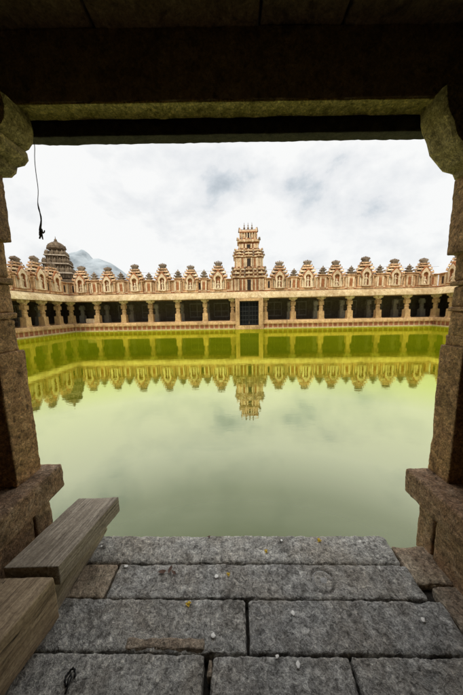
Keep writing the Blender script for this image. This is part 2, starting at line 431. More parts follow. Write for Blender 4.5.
def mk_small():
    mb = MB()
    mb.box(-.26,.26,-.1,.5,0,1.3,0)
    for x in (-.19,.19): mb.box(x-.06,x+.06,-.15,-.09,.2,1.2,3)
    mb.box(-.12,.12,-.105,-.08,.3,1.1,1)
    z = 1.31; w = .34
    for i in range(3):
        mb.box(-w+.06,w-.06,-.1+.04*i,.45-.05*i,z,z+.14,1 if i==0 else 2); mb.box(-w-.06,w+.06,-.17+.05*i,.5-.06*i,z+.14,z+.22,0 if i<1 else 2)
        spikes(mb, w, -.1+.05*i, z+.2, .1, 2)
        z += .25; w -= .08
    mb.lathe(0,.12,[(.1,z),(.17,z+.06),(.17,z+.14),(.08,z+.22),(.03,z+.26),(.05,z+.3),(.0,z+.4)],8,2)
    return mb.mesh('pinnacle', SM)
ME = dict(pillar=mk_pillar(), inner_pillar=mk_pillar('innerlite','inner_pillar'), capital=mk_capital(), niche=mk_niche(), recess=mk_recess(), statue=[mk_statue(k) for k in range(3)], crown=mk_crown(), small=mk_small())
SHR = [mk_shrine(k) for k in range(3)]

def colonnade(name, label, loc, rz, x0, x1, pillars, shrines, smalls, gaps, dz=0.0, depth=4.2, pil_step=.74, ends=False):
    t = empty(name, label, 'colonnade', loc, rz); t.location.z += dz
    # platform with projecting cap and painted face, and a submerged step
    mb = MB(); mb.box(x0,x1,-.42,depth,-1.2,.1,0); mb.build('platform', M['stripes'], t)
    mb = MB(); mb.prism([(-.6,.1),(-.62,.2),(-.58,.38),(-.5,ZP),(depth,ZP),(depth,.1)], x0, x1, 'x'); mb.build('platform_cap', M['shaft'], t)
    mb = MB(); mb.box(x0,x1,-.95,-.42,-1.2,-.30); mb.build('step', M['sand'], t)
    for x in pillars:
        p = link('pillar', ME['pillar'], t, (x,0,ZP)); link('capital', ME['capital'], p, (0,0,0))
    for x in pillars[::1]:
        p = link('inner_pillar', ME['inner_pillar'], t, (x,2.0,ZP))  # pillar copy in darker stone, bay shade put into its colour
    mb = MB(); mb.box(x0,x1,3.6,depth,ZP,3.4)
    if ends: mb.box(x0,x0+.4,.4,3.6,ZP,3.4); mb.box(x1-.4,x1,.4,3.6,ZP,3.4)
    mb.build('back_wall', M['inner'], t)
    wins = {}
    for a, b in zip(pillars[:-1], pillars[1:]):
        c = (a+b)/2; h = round((b-a)*.27, 2)
        if h not in wins:
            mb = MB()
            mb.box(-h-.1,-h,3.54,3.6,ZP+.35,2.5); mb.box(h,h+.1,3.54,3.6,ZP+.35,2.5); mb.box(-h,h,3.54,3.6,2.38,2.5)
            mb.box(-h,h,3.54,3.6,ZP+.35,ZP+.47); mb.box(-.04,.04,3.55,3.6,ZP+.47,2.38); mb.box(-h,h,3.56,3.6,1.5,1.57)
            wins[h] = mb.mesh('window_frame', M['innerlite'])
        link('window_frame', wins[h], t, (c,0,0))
    mb = MB(); mb.box(x0,x1,-.22,.22,2.813,3.12); mb.box(x0,x1,1.8,2.2,2.813,3.12); mb.build('lintel', M['shaft'], t)
    # curved eave
    pr = [(.0,3.5),(-.25,3.47),(-.5,3.34),(-.7,3.13),(-.8,2.9),(-.82,2.79),(-.76,2.79),(-.62,3.0),(-.4,3.1),(.0,3.13)]
    n = max(4, int((x1-x0)/.7)); mb = MB()
    rnd = random.Random(3)
    vs = []
    for i in range(n+1):
        x = x0+(x1-x0)*i/n
        for j,(y,z) in enumerate(pr):
            d = (rnd.random()-.5)*.03 if 2 <= j <= 7 else 0
            vs.append((x, y+d, z+d))
    k = len(pr)
    fs = [(i*k+j, i*k+(j+1)%k, (i+1)*k+(j+1)%k, (i+1)*k+j) for i in range(n) for j in range(k)] + [tuple(range(k)), tuple(range(n*k,(n+1)*k))]
    mb.add(vs, fs); mb.build('eave', M['eave'], t)
    mb = MB(); mb.box(x0,x1,.0,depth+.2,3.13,3.52); mb.build('roof', M['grey'], t)
    # parapet: red base moulding, wall, pilasters, coping
    zb = 3.53
    for a, b in gaps:
        mb = MB()
        mb.box(a,b,-.08,.5,zb-.01,zb+.1,1); mb.box(a,b,-.02,.5,zb+.1,zb+.2,3); mb.box(a,b,.05,.5,zb+.2,zb+1.2,0); mb.box(a,b,-.04,.5,zb+1.2,zb+1.27,1); mb.box(a,b,-.12,.5,zb+1.27,zb+1.34,0)
        m = int((b-a)/pil_step)
        for i in range(m+1):
            x = a+.1+(b-a-.2)*i/max(1,m)
            mb.box(x-.075,x+.075,-.03,.06,zb+.2,zb+1.2,3 if i%2 else 0)
            if i < m:
                xm = x+(b-a-.2)/max(1,m)/2; mb.box(xm-.1,xm+.1,.03,.06,zb+.3,zb+1.0,(4,1,0)[i%3])
        mb.build('parapet', SM, t)
    rnd = random.Random(len(name))
    for i, x in enumerate(shrines):
        me, zt = SHR[i%3]
        s = link('shrine', me, t, (x,.02,zb)); sc = 1 + rnd.uniform(-.03,.03); s.scale = (sc*rnd.uniform(.96,1.04),1,sc*rnd.uniform(.95,1.05)); s.rotation_euler.y = R(rnd.uniform(-1.3,1.3))
        link('recess', ME['recess'], s); link('niche', ME['niche'], s); link('statue', ME['statue'][(i*2+len(shrines))%3 if i%4 else 1], s, (0,-.02,.03)).scale = (.85,.85,.85); link('crown', ME['crown'], s, (0,.0,zt))
    for x in smalls:
        s = link('pinnacle', ME['small'], t, (x+rnd.uniform(-.08,.08),.0,zb)); sc = 1 + rnd.uniform(-.1,.06); s.scale = (sc*1.28,1,sc*rnd.uniform(.95,1.08)); s.rotation_euler.y = R(rnd.uniform(-2.5,2.5))
    return t

B = 2.947
px = [1.72 + B*i for i in range(7)]
pil = sorted([-p for p in px] + px)
lg = [(a+b)/2 for a, b in zip(px[:-1], px[1:])]
far = colonnade('far_colonnade', 'long cream temple colonnade facing us across the green tank, with the dark gate', W(0,0), FR,
          -HALF-4.2, HALF+4.2, pil, sorted([-x for x in lg]+lg), sorted([-x for x in px[1:-1]]+px[1:-1]), [(-HALF,-1.65),(1.65,HALF)], ends=True)
SB = 2.0
nl = 9
lp = [-SB*i for i in range(1, nl+1)]            # along local x toward the camera (left building: +x is away)
left = colonnade('side_colonnade', 'cream colonnade along the left bank, under the dark domed tower', W(-HALF,0), FR+R(90),
          -SB*nl-1, .0, sorted(lp), sorted([x+.0 for x in lp]), [], [(-SB*nl-1,-.1)], dz=-.004)
rp = [SB*i for i in range(1, nl+1)]
right = colonnade('side_colonnade', 'cream colonnade along the right bank, mostly hidden by the right pillar', W(HALF,0), FR+R(-90),
          0, SB*nl+1, rp, rp, [], [(.1,SB*nl+1)], dz=-.006)

# gateway in the middle of the far colonnade: frame and two barred leaves
g = empty('gateway', 'tall dark barred double door in a pale frame, middle of the far colonnade', 'gate', W(0,-.95), FR)
mb = MB()
mb.box(-1.42,-.98,-.12,.5,.0,2.76); mb.box(.98,1.42,-.12,.5,.0,2.76); mb.box(-.98,.98,-.12,.5,2.48,2.76); mb.box(-1.45,1.45,-.2,.1,-.42,.0)
mb.box(-1.12,-1.0,-.17,-.12,.02,2.6); mb.box(1.0,1.12,-.17,-.12,.02,2.6); mb.box(-1.0,1.0,-.17,-.12,2.5,2.6)
mb.build('door_frame', M['shaft'], g)
for s in (-1,1):
    mb = MB(); mb.box(min(s*.02,s*.975),max(s*.02,s*.975),.28,.32,.02,2.47)
    d = mb.build('door_leaf', M['doorboard'], g)
    mb = MB()
    for z in (.12,.55,1.0,1.45,1.9,2.38): mb.box(min(s*.03,s*.96),max(s*.03,s*.96),.24,.278,z-.035,z+.035)
    for i in range(4):
        x = s*(.06+.295*i); mb.box(x-.02,x+.02,.22,.27,.04,2.45)
    mb.build('bars', M['iron'], d)
# gate tower
TS = [M['tower'], M['red'], M['grey'], M['white'], M['slot']]
gt = empty('gate_tower', 'stepped cream stucco tower with three finials standing above the far gate', 'tower', W(.05,1.3,3.5), FR)
def tier(z0, z1, w0, w1, d0, d1, plates, door, mini, k):
    """one storey: wall with pilasters, stacked cornice plates, row of little shrines on its edge"""
    mb = MB(); rnd = random.Random(k)
    H = z1-z0; hw = H*.52
    mb.frus(0,0,z0,z0+.12,w0+.18,d0+.18,w0+.14,d0+.14,1); mb.frus(0,0,z0+.12,z0+hw,w0,d0,w0-.05,d0-.05,0)
    n = int(w0/.36)
    for i in range(n+1):
        x = -w0/2+.08+(w0-.16)*i/n
        if abs(x) < .32: continue
        mb.box(x-.06,x+.06,-d0/2-.07,-d0/2+.05,z0+.12,z0+hw,3 if i%2 else 0)
        if i < n and abs(x+.18) > .4: mb.box(x+.1,x+.26,-d0/2-.02,-d0/2+.05,z0+.2,z0+hw-.06,1)
    # projecting bays
    for bx, bw in ((-w0*.36,.5),(w0*.36,.5),(0,.8)):
        mb.box(bx-bw/2,bx+bw/2,-d0/2-.16,-d0/2+.1,z0+.12,z0+hw+.02,0)
        for s in (-1,1): mb.box(bx+s*bw*.42-.05,bx+s*bw*.42+.05,-d0/2-.21,-d0/2-.1,z0+.12,z0+hw,3)
    if door:
        mb.box(-.2,.2,-d0/2-.18,-d0/2-.1,z0+.14,z0+hw-.05,4)
    z = z0+hw; zh = (z1-z)/plates
    for i in range(plates):
        f = i/max(1,plates-1)
        w = w0+(w1-w0)*f; d = d0+(d1-d0)*f
        mb.frus(0,0,z,z+zh*.45,w-.06,d-.06,w-.06,d-.06,1)
        mb.frus(0,0,z+zh*.45,z+zh*.8,w+.24,d+.22,w+.2,d+.18,0 if (i%2) else 3)
        mb.frus(0,0,z+zh*.8,z+zh,w+.2,d+.2,w+.05,d+.05,2 if i%2 else 0)
        for bx in (-w*.36,0,w*.36):
            bw = .5 if bx else .74
            mb.box(bx-bw/2,bx+bw/2,-d/2-.3,-d/2,z+zh*.42,z+zh*.84,3 if i%2 else 0)
        m = mini
        for j in range(m):
            x = -(w/2+.05) + (w+.1)*j/(m-1) + rnd.uniform(-.03,.03)
            mb.lathe(x,-d/2-.1,[(.09,z+zh*.75),(.12,z+zh*.95),(.1,z+zh*1.15),(.03,z+zh*1.35)],6,2 if rnd.random()<.4 else 0)
        for s in (-1,1):
            mb.frus(s*(w/2+.14),-d/2-.1,z+zh*.7,z+zh*1.3,.16,.16,.05,.05,2)
        z += zh
    return mb
for i, a in enumerate([(0,2.45,3.95,3.6,2.6,2.4,3,True,9),(2.45,4.35,3.3,2.9,2.2,1.9,3,True,7),(4.35,5.42,2.35,2.3,1.6,1.5,1,True,6)]):
    tier(*a, i).build('storey', TS, gt)
gt.scale = (.91,.95,1.0)
mb = MB()
mb.frus(0,0,5.42,5.55,2.0,1.35,1.9,1.3,1)
mb.prism([(-.62,5.55),(.62,5.55),(.66,5.8),(.6,6.15),(.4,6.42),(.15,6.52),(-.15,6.52),(-.4,6.42),(-.6,6.15),(-.66,5.8)], -.95, .95, 'x', 0)
for x in (-.75,-.45,-.15,.15,.45,.75): mb.box(x-.05,x+.05,-.74,-.6,5.57,6.1,3)
mb.box(-1.0,1.0,-.78,-.55,6.1,6.2,1); mb.box(-1.04,1.04,-.7,.7,6.2,6.3,3)
mb.lathe(0,-.62,[(.0,5.6),(.3,5.62),(.34,5.85),(.2,6.08),(0,6.1)],10,4,.3)
for s in (-1,1):
    mb.prism([(-.7,5.55),(.7,5.55),(.78,5.9),(.62,6.3),(.2,6.6),(0,6.78),(-.2,6.6),(-.62,6.3),(-.78,5.9)], s*.95-.07, s*.95+.07, 'x', 0)
    mb.frus(s*1.05,0,6.35,6.8,.24,.5,.1,.16,2)
mb.frus(0,0,6.45,6.56,1.9,.5,1.9,.4,2)
mb.build('barrel_roof', TS, gt)
for x in (-.45,0,.45):
    mb = MB(); mb.lathe(0,0,[(.1,0),(.06,.08),(.12,.16),(.13,.24),(.05,.32),(.04,.4),(.08,.46),(.03,.54),(.012,.78)],8)
    mb.build('finial', M['grey'], gt, False, (x,0,6.53))

# dark domed tower behind the left corner
vt = empty('domed_tower', 'dark grey stepped tower with a round dome, behind the left colonnade', 'tower', (-26.4,40.0,0), R(20))
mb = MB(); mb.box(-2.6,2.6,-2.6,2.6,-.3,6.7); mb.build('base', M['darkgranite'], vt)
z = 6.9; w = 4.5
for i in range(3):
    mb = MB(); h = 1.45-.12*i
    mb.box(-w/2+.25,w/2-.25,-w/2+.25,w/2-.25,z,z+h*.45); mb.frus(0,0,z+h*.42,z+h*.58,w+.42,w+.42,w+.2,w+.2,1); mb.frus(0,0,z+h*.62,z+h,w-.2,w-.2,w-.5,w-.5)
    m = 6-i
    for side in range(4):
        ca, sa = math.cos(side*math.pi/2), math.sin(side*math.pi/2)
        for j in range(m):
            u = -w/2+.3+(w-.6)*j/(m-1); vx, vy = u*ca+(w/2)*sa, u*sa-(w/2)*ca
            mb.lathe(vx*.95,vy*.95,[(.2,z+h*.55),(.26,z+h*.75),(.22,z+h*.9),(.08,z+h*1.05),(.03,z+h*1.15)],6)
            mb.lathe(vx*.97,vy*.97,[(.1,z),(.1,z+h*.5)],5)
    mb.build('storey', [M['darkgranite'], M['sand2']], vt)
    z += h; w -= .82
mb = MB()
mb.lathe(0,0,[(.95,z-.1),(.9,z+.35)],12); mb.lathe(0,0,[(1.25,z+.3),(1.4,z+.5),(1.35,z+.8),(1.1,z+1.15),(.7,z+1.4),(.35,z+1.5)],14)
for j in range(8):
    a = j*math.pi/4; mb.frus(1.3*math.cos(a),1.3*math.sin(a),z+.45,z+1.0,.4,.4,.12,.12)
mb.build('dome', M['darkgranite'], vt)
mb = MB(); mb.lathe(0,0,[(.3,0),(.36,.12),(.2,.2),(.24,.36),(.1,.5),(.05,.62),(.02,.9)],10); mb.build('finial', M['darkgranite'], vt, False, (0,0,z+1.45)); vt.scale = (.88,.88,1.0)

# pale stone block in the left bay, wire above the parapet
V, F = rough((1.5,.6,.5), r=.05, res=.15, amp=.015, freq=3, seed=4)
mb = MB(); mb.add(V,F); o = mb.build('stone_bench', M['white'], None, False, W(-17.5,.9,ZP), FR)
tag(o, 'pale stone block on the platform, first bay from the left end of the far colonnade', 'bench')
mb = MB()
xs = [-19.2,-12,-5,0,5,12,19.2]
pts = [W(x+d*7, 2.2, 6.1 - .25*math.sin(math.pi*d)) for x in (-19.2,-12.2,-5.2,1.8,8.8,15.8) for d in (0,.25,.5,.75)]
mb.tube(pts, .011, 4); o = mb.build('wire', M['wire'], None)
tag(o, 'thin grey wire strung along above the far parapet pinnacles', 'wire')

# ------------------------------------------------------------------ setting: water, ground, hill
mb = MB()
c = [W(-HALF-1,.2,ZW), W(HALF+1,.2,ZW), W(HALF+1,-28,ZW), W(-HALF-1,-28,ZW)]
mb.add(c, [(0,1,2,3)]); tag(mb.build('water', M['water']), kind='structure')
mb = MB(); S = 6000
def ring(x0,x1,y0,y1): mb.add([(x0,y0,-.06),(x1,y0,-.06),(x1,y1,-.06),(x0,y1,-.06)], [(0,1,2,3)])
inner = [W(-HALF-3,3), W(HALF+3,3), W(HALF+3,-30), W(-HALF-3,-30)]
outer = [(-S,S,0),(S,S,0),(S,-S,0),(-S,-S,0)]
vs = [(p[0],p[1],-.06) for p in inner] + [(p[0],p[1],-.06) for p in outer]
mb.add(vs, [(0,1,5,4),(1,2,6,5),(2,3,7,6),(3,0,4,7)])
tag(mb.build('ground', M['earth']), kind='structure')
mb = MB(); vs = []; n = 56
for i in range(n+1):
    for j in range(n+1):
        u, v = (i/n-.5)*1500, (j/n-.5)*1500
        nz = noise.fractal(Vector((u,v,0))*.005,1,2,5)
        r1 = math.hypot(u*1.25, v*.8); r2 = math.hypot((u-130)*.85, v*.8)
        h = 372*math.exp(-(r1/200)**2.6) + 0*r2
        h = max(h, 325*math.exp(-(r2/240)**2.0)) + 34*nz*math.exp(-(r1/420)**2) + 22*abs(noise.noise(Vector((u*.012,v*.012,3)))) - 20
        vs.append((-885+u, 1520+v, h))
mb.add(vs, [(i*(n+1)+j,(i+1)*(n+1)+j,(i+1)*(n+1)+j+1,i*(n+1)+j+1) for i in range(n) for j in range(n)])
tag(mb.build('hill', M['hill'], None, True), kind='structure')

# ------------------------------------------------------------------ foreground pavilion
mb = MB(); mb.box(-22,24,-6,1.40,-1.6,-.06); tag(mb.build('floor', M['joint']), kind='structure')
SR = R(-1.3)
def slab(x0, x1, y0, y1, label, seed, z1=0.0, th=.16, mat='slab', **kw):
    L = (x1-x0, y1-y0, th)
    cx, cy = (x0+x1)/2, (y0+y1)/2
    ca, sa = math.cos(SR), math.sin(SR)
    P = (cx*ca-(cy-1.2)*sa, 1.2+cx*sa+(cy-1.2)*ca)
    a = dict(r=.012, res=.0075, amp=.0042, freq=21, seed=seed, fine=.8, warp=.004); a.update(kw)
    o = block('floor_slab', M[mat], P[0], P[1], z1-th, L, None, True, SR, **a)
    return tag(o, label, 'stone slab', 'granite floor slabs')
G = .0025
slab(-1.2,.985,1.298+G,1.492,'grey granite floor slab along the water edge, the farthest one',1, r=.02)
slab(-1.25,-.715,1.112+G,1.298-G,'small brownish slab beside the plank, left end of the second row',2, mat='brownslab')
def plugmod(p, h):
    d = math.hypot(p.x-.335, p.y+.0)
    if d < .1: h = h*.2 - (.009 if .054 < d < .069 else 0)
    return h
s2 = slab(-.70,1.0,1.112+G,1.298-G,'long grey floor slab with a round plug set in its face',3, mod=plugmod)
mb = MB(); mb.lathe(0,0,[(.05,-.02),(.056,-.004),(.053,.0),(.0,.002)],28); o = mb.build('round_plug', M['plug'], s2, True, (.335,0,.1585))
o['label'] = 'smooth round stone plug let into the slab'
slab(-1.25,.045,.898+G,1.112-G,'grey floor slab in third row with a brown mortar patch on its near edge',4)
slab(.062,1.06,.898+G,1.112-G,'wide grey floor slab in the third row beside the right bench, no patch',5)
slab(-1.25,-.14,.60,.898-G,'front left floor slab carrying the black curl of string',6)
slab(-.10,.485,.60,.898-G,'front floor slab in the middle of the nearest row',7)
slab(.50,1.16,.60,.898-G,'front floor slab at the right end of the nearest row',8)
slab(1.0,1.24,1.20,1.43,'brown ledge stone at the foot of the right bench, nearest the water',9, z1=-.02, mat='brownslab', amp=.004)
slab(1.07,1.3,.78,1.19,'narrow brown ledge strip along the foot of the right bench',10, z1=-.018, mat='brownslab', amp=.004)
o = block('mortar_patch', M['brownslab'], -.33, .936, -.02, (.36,.045,.026), None, True, SR, r=.01, res=.012, amp=.005, freq=20, seed=5)
tag(o, 'thin brown mortar strip on the joint below the third row, left of centre', 'mortar')
o = block('wedge_stone', M['brownslab'], -.119, .862, -.05, (.022,.06,.046), None, True, 0, r=.008, res=.01, amp=.004, freq=20, seed=6)
tag(o, 'little brown stone wedged in the gap between two front slabs', 'stone')

# benches (low side walls): plinth blocks and top slab
def bench(side, xin, xpl, ztop, th, yend, label):
    t = empty('stone_bench', label, 'bench', (side*xpl, yend-1.2, 0))
    def place(name, x0, x1, y0, y1, z0, z1, **kw):
        a, b = sorted((side*x0, side*x1))
        return block(name, M['bench'], (a+b)/2-side*xpl, (y0+y1)/2-(yend-1.2), z0, (b-a,y1-y0,z1-z0), t, True, 0, **kw)
    place('top_slab', xin, xin+.8, -.9, yend, ztop-th, ztop, r=.018, res=.016, amp=.004, freq=15, seed=11+side, warp=.006)
    place('plinth_block', xpl, xpl+.7, 1.345, yend-.035, -.08, ztop-th, r=.012, res=.016, amp=.004, freq=15, seed=14+side)
    place('plinth_block', xpl-.006, xpl+.7, .35, 1.325, -.08, ztop-th, r=.012, res=.016, amp=.004, freq=15, seed=17+side)
    return t
bench(1, 1.125, 1.205, .462, .165, 1.505, 'low stone bench wall at the right edge, its end jutting toward the water')
bench(-1, 1.112, 1.2, .545, .165, 1.51, 'low stone bench wall at the left edge, behind the timbers')

# pillars
def pillar(side, x, zb, y0, y1, zs, label):
    t = empty('stone_pillar', label, 'pillar', (side*(x+.2), (y0+y1)/2, zb))
    D = y1-y0; z1, z2, z3 = zs
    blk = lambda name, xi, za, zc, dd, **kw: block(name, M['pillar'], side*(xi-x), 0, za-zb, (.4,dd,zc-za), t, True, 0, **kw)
    kw = dict(r=.009, res=.014, amp=.0034, freq=17)
    blk('base_block', x, zb-.004, z1, D, seed=21+side, **kw)
    if side > 0:
        blk('base_step', x+.02, z1-.004, z1+.06, D-.02, seed=22+side, **kw)
        z1 += .06
    # chamfered shaft with two bands
    xi = x+(.022 if side > 0 else .014)
    zz = [z1-.004, z1+(z2-z1)*.30, z1+(z2-z1)*.36, z1+(z2-z1)*.62, z1+(z2-z1)*.68, z2+.004]
    for k in range(5):
        band = k in (1,3)
        blk('band' if band else 'shaft', xi-(.012 if band else 0), zz[k], zz[k+1], D-(.02 if band else .035), seed=25+side*5+k, r=.008 if band else .014, res=.014, amp=.0034, freq=17)
    blk('upper_block', x-.018 if side > 0 else x-.014, z2, z3, D, seed=31+side, **kw)
    return t
pillar(1, 1.264, .462, 1.345, 1.50, (1.275,1.79,2.19), 'right stone pillar, brown and weathered, standing on the right bench')
pillar(-1, 1.212, .545, 1.275, 1.455, (1.30,1.895,2.235), 'left stone pillar, brown and weathered, standing on the left bench')

# bracket capitals on the pillars
def capital(side, x, zb, zt, y0, y1, prof, label):
    t = empty('bracket_capital', label, 'capital', (side*x, (y0+y1)/2, zb))
    def arm(name, mb_prof, a0, a1, axis):
        # dense sweep with noise so that the carving looks worn
        pts = []
        for (p,q),(p2,q2) in zip(mb_prof, mb_prof[1:]+mb_prof[:1]):
            L = math.hypot(p2-p,q2-q); k = max(1,int(L/.018))
            pts += [(p+(p2-p)*i/k, q+(q2-q)*i/k) for i in range(k)]
        n = len(pts); m = max(2,int((a1-a0)/.018)); vs = []
        for i in range(m+1):
            a = a0+(a1-a0)*i/m
            edge = .006 if i in (0,m) else 0
            cx_ = sum(p for p,_ in pts)/n; cz_ = sum(q for _,q in pts)/n
            for p,q in pts:
                s = Vector((p,a,q))*14; d = noise.fractal(s+Vector((side*5,0,0)),1,2,4)*.004
                dx, dz = p-cx_, q-cz_; l = math.hypot(dx,dz) or 1
                vs.append((p+dx/l*(d-edge), a, q+dz/l*(d-edge)) if axis == 'y' else (a, p+dx/l*(d-edge), q+dz/l*(d-edge)))
        fs = [(i*n+j,i*n+(j+1)%n,(i+1)*n+(j+1)%n,(i+1)*n+j) for i in range(m) for j in range(n)]
        mb = MB(); mb.add(vs, fs); mb.add(vs[:n], [tuple(range(n))]); mb.add(vs[-n:], [tuple(range(n))])
        return mb.build(name, M['bracket'], t, False)
    H = zt-zb; d = (y1-y0)/2
    arm('side_arm', [(side*p, q) for p,q in prof], -d, d, 'y')
    # arm toward the room
    arm('front_arm', [(-d+.02,0),(d-.02,0),(d-.02,H),(-d-.30,H),(-d-.30,H*.62),(-d-.24,H*.42),(-d-.1,H*.34),(-d-.02,H*.12)], -.12, .12, 'x').location.x = side*.1
    mb = MB(); mb.lathe(0,0,[(.0,-.05),(.03,-.035),(.05,0),(.06,.05),(.045,.1),(.06,.12)],12)
    return t, mb, d, H
# right: one smooth curved corbel (p measured from its pillar side, inward negative)
pr = [(.25,0),(-.0,0),(-.015,.03),(-.075,.045),(-.11,.085),(-.155,.13),(-.175,.19),(-.205,.24),(-.222,.30),(-.225,.345),(.25,.345)]
t, mb, d, H = capital(1, 1.252, 2.185, 2.53, 1.33, 1.50, pr, 'curved stone bracket on top of the right pillar, under the beam')
# left: three stepped rolls
pr = [(.25,0),(-.085,0),(-.115,.02),(-.125,.05),(-.165,.06),(-.19,.085),(-.188,.12),(-.165,.125),(-.2,.14),(-.225,.17),(-.235,.23),(-.225,.285),(-.2,.295),(-.2,.3),(.25,.3)]
t, mb, d, H = capital(-1, 1.252, 2.232, 2.53, 1.30, 1.475, pr, 'stepped stone bracket on top of the left pillar, holding the rope')
mb.build('lotus_bud', M['bracket'], t, True, (.12,-d-.02,.12))

# beams and ceiling
o = block('stone_beam', M['ceil'], 0, 1.448, 2.527, (4.6,.118,.31), None, True, R(.35), r=.006, res=.02, amp=.003, freq=16, seed=41)
tag(o, 'inner dark stone beam across the top of the opening, water light painted on its underside', 'beam')
mb = MB()
V, F = rough((2.42,.104,.012), r=.004, res=.02, amp=.004, freq=14, seed=44)
mb.add(V, F); s = mb.build('underside', M['beam'], o, True, (0,-.004,-.008)); s['label'] = 'beam underside tinted yellow green as light off the water'
o = block('stone_beam', M['beam_shade'], 0, 1.548, 2.452, (4.6,.075,.46), None, True, R(.35), r=.006, res=.02, amp=.003, freq=16, seed=42, warp=.002, chip=1.5)
tag(o, 'outer dark stone beam just above the sky, lowest across the top', 'beam')
xs = [-2.3,-1.35,-.62,.16,.56,1.3,2.3]
for i,(a,b) in enumerate(zip(xs[:-1],xs[1:])):
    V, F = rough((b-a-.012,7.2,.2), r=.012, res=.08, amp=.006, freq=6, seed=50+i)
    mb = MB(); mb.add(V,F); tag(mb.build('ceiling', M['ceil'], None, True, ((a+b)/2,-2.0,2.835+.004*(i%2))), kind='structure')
mb = MB(); mb.box(-20,23,-6,1.7,3.06,3.3); mb.box(-20,23,1.15,1.6,3.3,4.5); tag(mb.build('roof', M['grey']), kind='structure')  # unseen roof wings and parapet, added to shade the near water
for s in (-1,1):
    o = block('added_side_wall', M['pillar'], s*2.25, -2.2, -.05, (.4,7.2,3.1), None, True, 0, r=.01, res=.12, amp=.01, freq=4, seed=60+s)  # unseen walls, added to keep side light off the beams
    tag(o, kind='structure')
mb = MB(); mb.box(-2.5,2.5,-5.6,-5.3,-.05,3.05); tag(mb.build('back_wall', M['pillar']), kind='structure')  # unseen, added to shut out light from behind

# ------------------------------------------------------------------ timbers
def timber(name, mat, cx, cy, z0, dims, rz, label, seed, skew=.0, **kw):
    a = dict(r=.006, res=.014, amp=.0025, freq=9, seed=seed, fine=.5, warp=.004, chip=3); a.update(kw)
    V, F = rough(dims, **a)
    V = [(x, y+skew*x, z) for x,y,z in V]
    mb = MB(); mb.add(V,F)
    o = mb.build(name, M[mat], None, True, (cx,cy,z0), rz)
    return tag(o, label, 'timber beam')
# upper: corners (-.765,1.484) (-1.03,1.509) (-.859,1.025) (-1.109,1.044)
timber('timber_beam', 'timber', -.942, 1.265, .195, (.258,.468,.105), R(-10.6), 'squared grey cracked timber lying on the plank, its end over the water', 1, skew=.19)
timber('timber_beam', 'timber2', -1.075, .60, .045, (.275,.85,.232), R(-10.6), 'lighter tan timber butted behind the grey one, nearest at the left edge', 2, skew=.19, r=.012, amp=.0035)
timber('timber_plank', 'plank', -1.045, .95, .0, (.25,1.22,.19), R(-3.2), 'long pale plank on the floor slabs beneath the two timbers', 3, r=.01)

# ------------------------------------------------------------------ rope
mb = MB()
A = Vector((-1.012,1.45,2.40)); Bv = Vector((-1.03,1.45,1.955))
pts = [A.lerp(Bv, i/24) + Vector((.004*math.sin(i*.7), .003*math.cos(i*.9), 0)) for i in range(25)]
mb.tube(pts, [.0017]*17+[.003,.004,.003,.004,.0035,.0045,.0055,.006], 7)
o0 = empty('rope', 'thin dark rope with a frayed knot hanging from the left bracket', 'rope', tuple(A))
ch = mb.build('cord', M['rope'], o0); ch.location = -A
mb = MB()
mb.lathe(0,0,[(.004,.02),(.011,.012),(.013,0),(.009,-.014),(.004,-.02)],8)
mb.tube([(0,0,0),(-.008,.004,-.025),(-.022,.004,-.05)],[.007,.007,.005],6); mb.tube([(0,0,0),(.004,-.002,-.03),(.006,0,-.056)],[.007,.006,.004],6)
mb.tube([(0,0,0),(.014,.0,-.014),(.024,0,-.008),(.028,0,.004)],[.006,.006,.005,.003],6); mb.tube([(0,0,0),(-.012,0,-.006),(-.016,0,-.03)],[.006,.005,.004],6)
ch = mb.build('knot', M['rope'], o0); ch.location = Bv - A; ch.scale = (.72,.72,.8)

# ------------------------------------------------------------------ litter on the slabs
def petal(name, mat, x, y, r, label, cat, group=None, flat=.22, rz=0, z=.004):
    n = 11; prof = [(0,0),(.7,.0),(1,.25),(.8,.5),(.35,.62),(0,.6)]
    vs = []
    rnd = random.Random(int(x*1000)+int(y*777))
    jit = [1+rnd.uniform(-.25,.25) for _ in range(n)]
    mb = MB()
    for (q,h) in prof:
        for k in range(n):
            a = 2*math.pi*k/n
            vs.append((r*q*jit[k]*math.cos(a), r*q*jit[k]*math.sin(a)*.8, r*flat*h*2))
    fs = [(i*n+k,i*n+(k+1)%n,(i+1)*n+(k+1)%n,(i+1)*n+k) for i in range(len(prof)-1) for k in range(n)]
    mb.add(vs, fs)
    return tag(mb.build(name, M[mat], None, True, (x,y,z), rz), label, cat, group)
def flower(x, y, r, label):
    t = empty('flower', label, 'flower', (x,y,.004), x*9)
    mb = MB()
    for k in range(7):
        a = k*.9; l = r*(.8+.3*math.sin(k*2.3)); w = r*.34
        ca, sa = math.cos(a), math.sin(a)
        P = [(0,-w*.3,.2*r),(l*.6,-w,.35*r),(l,0,.15*r),(l*.6,w,.4*r),(0,w*.3,.25*r)]
        mb.add([(x_*ca-y_*sa, x_*sa+y_*ca, z_) for x_,y_,z_ in P], [(0,1,2),(0,2,3),(0,3,4)])
    mb.build('petals', M['yellow'], t)
    mb = MB(); mb.lathe(0,0,[(r*.34,.0),(r*.4,r*.3),(r*.2,r*.55),(0,r*.6)],8); mb.build('heart', M['yellow'], t, True)
    return t
flower(.547,1.434,.017,'yellow flower at the right of the slab along the water edge')
flower(.191,1.366,.014,'yellow flower on the near side of the water edge slab, right of centre')
flower(-.249,1.088,.016,'yellow flower at the far edge of the third row slab, left of centre')
flower(-.045,1.232,.013,'crumpled yellow flower beside a white petal on the slab with the plug')
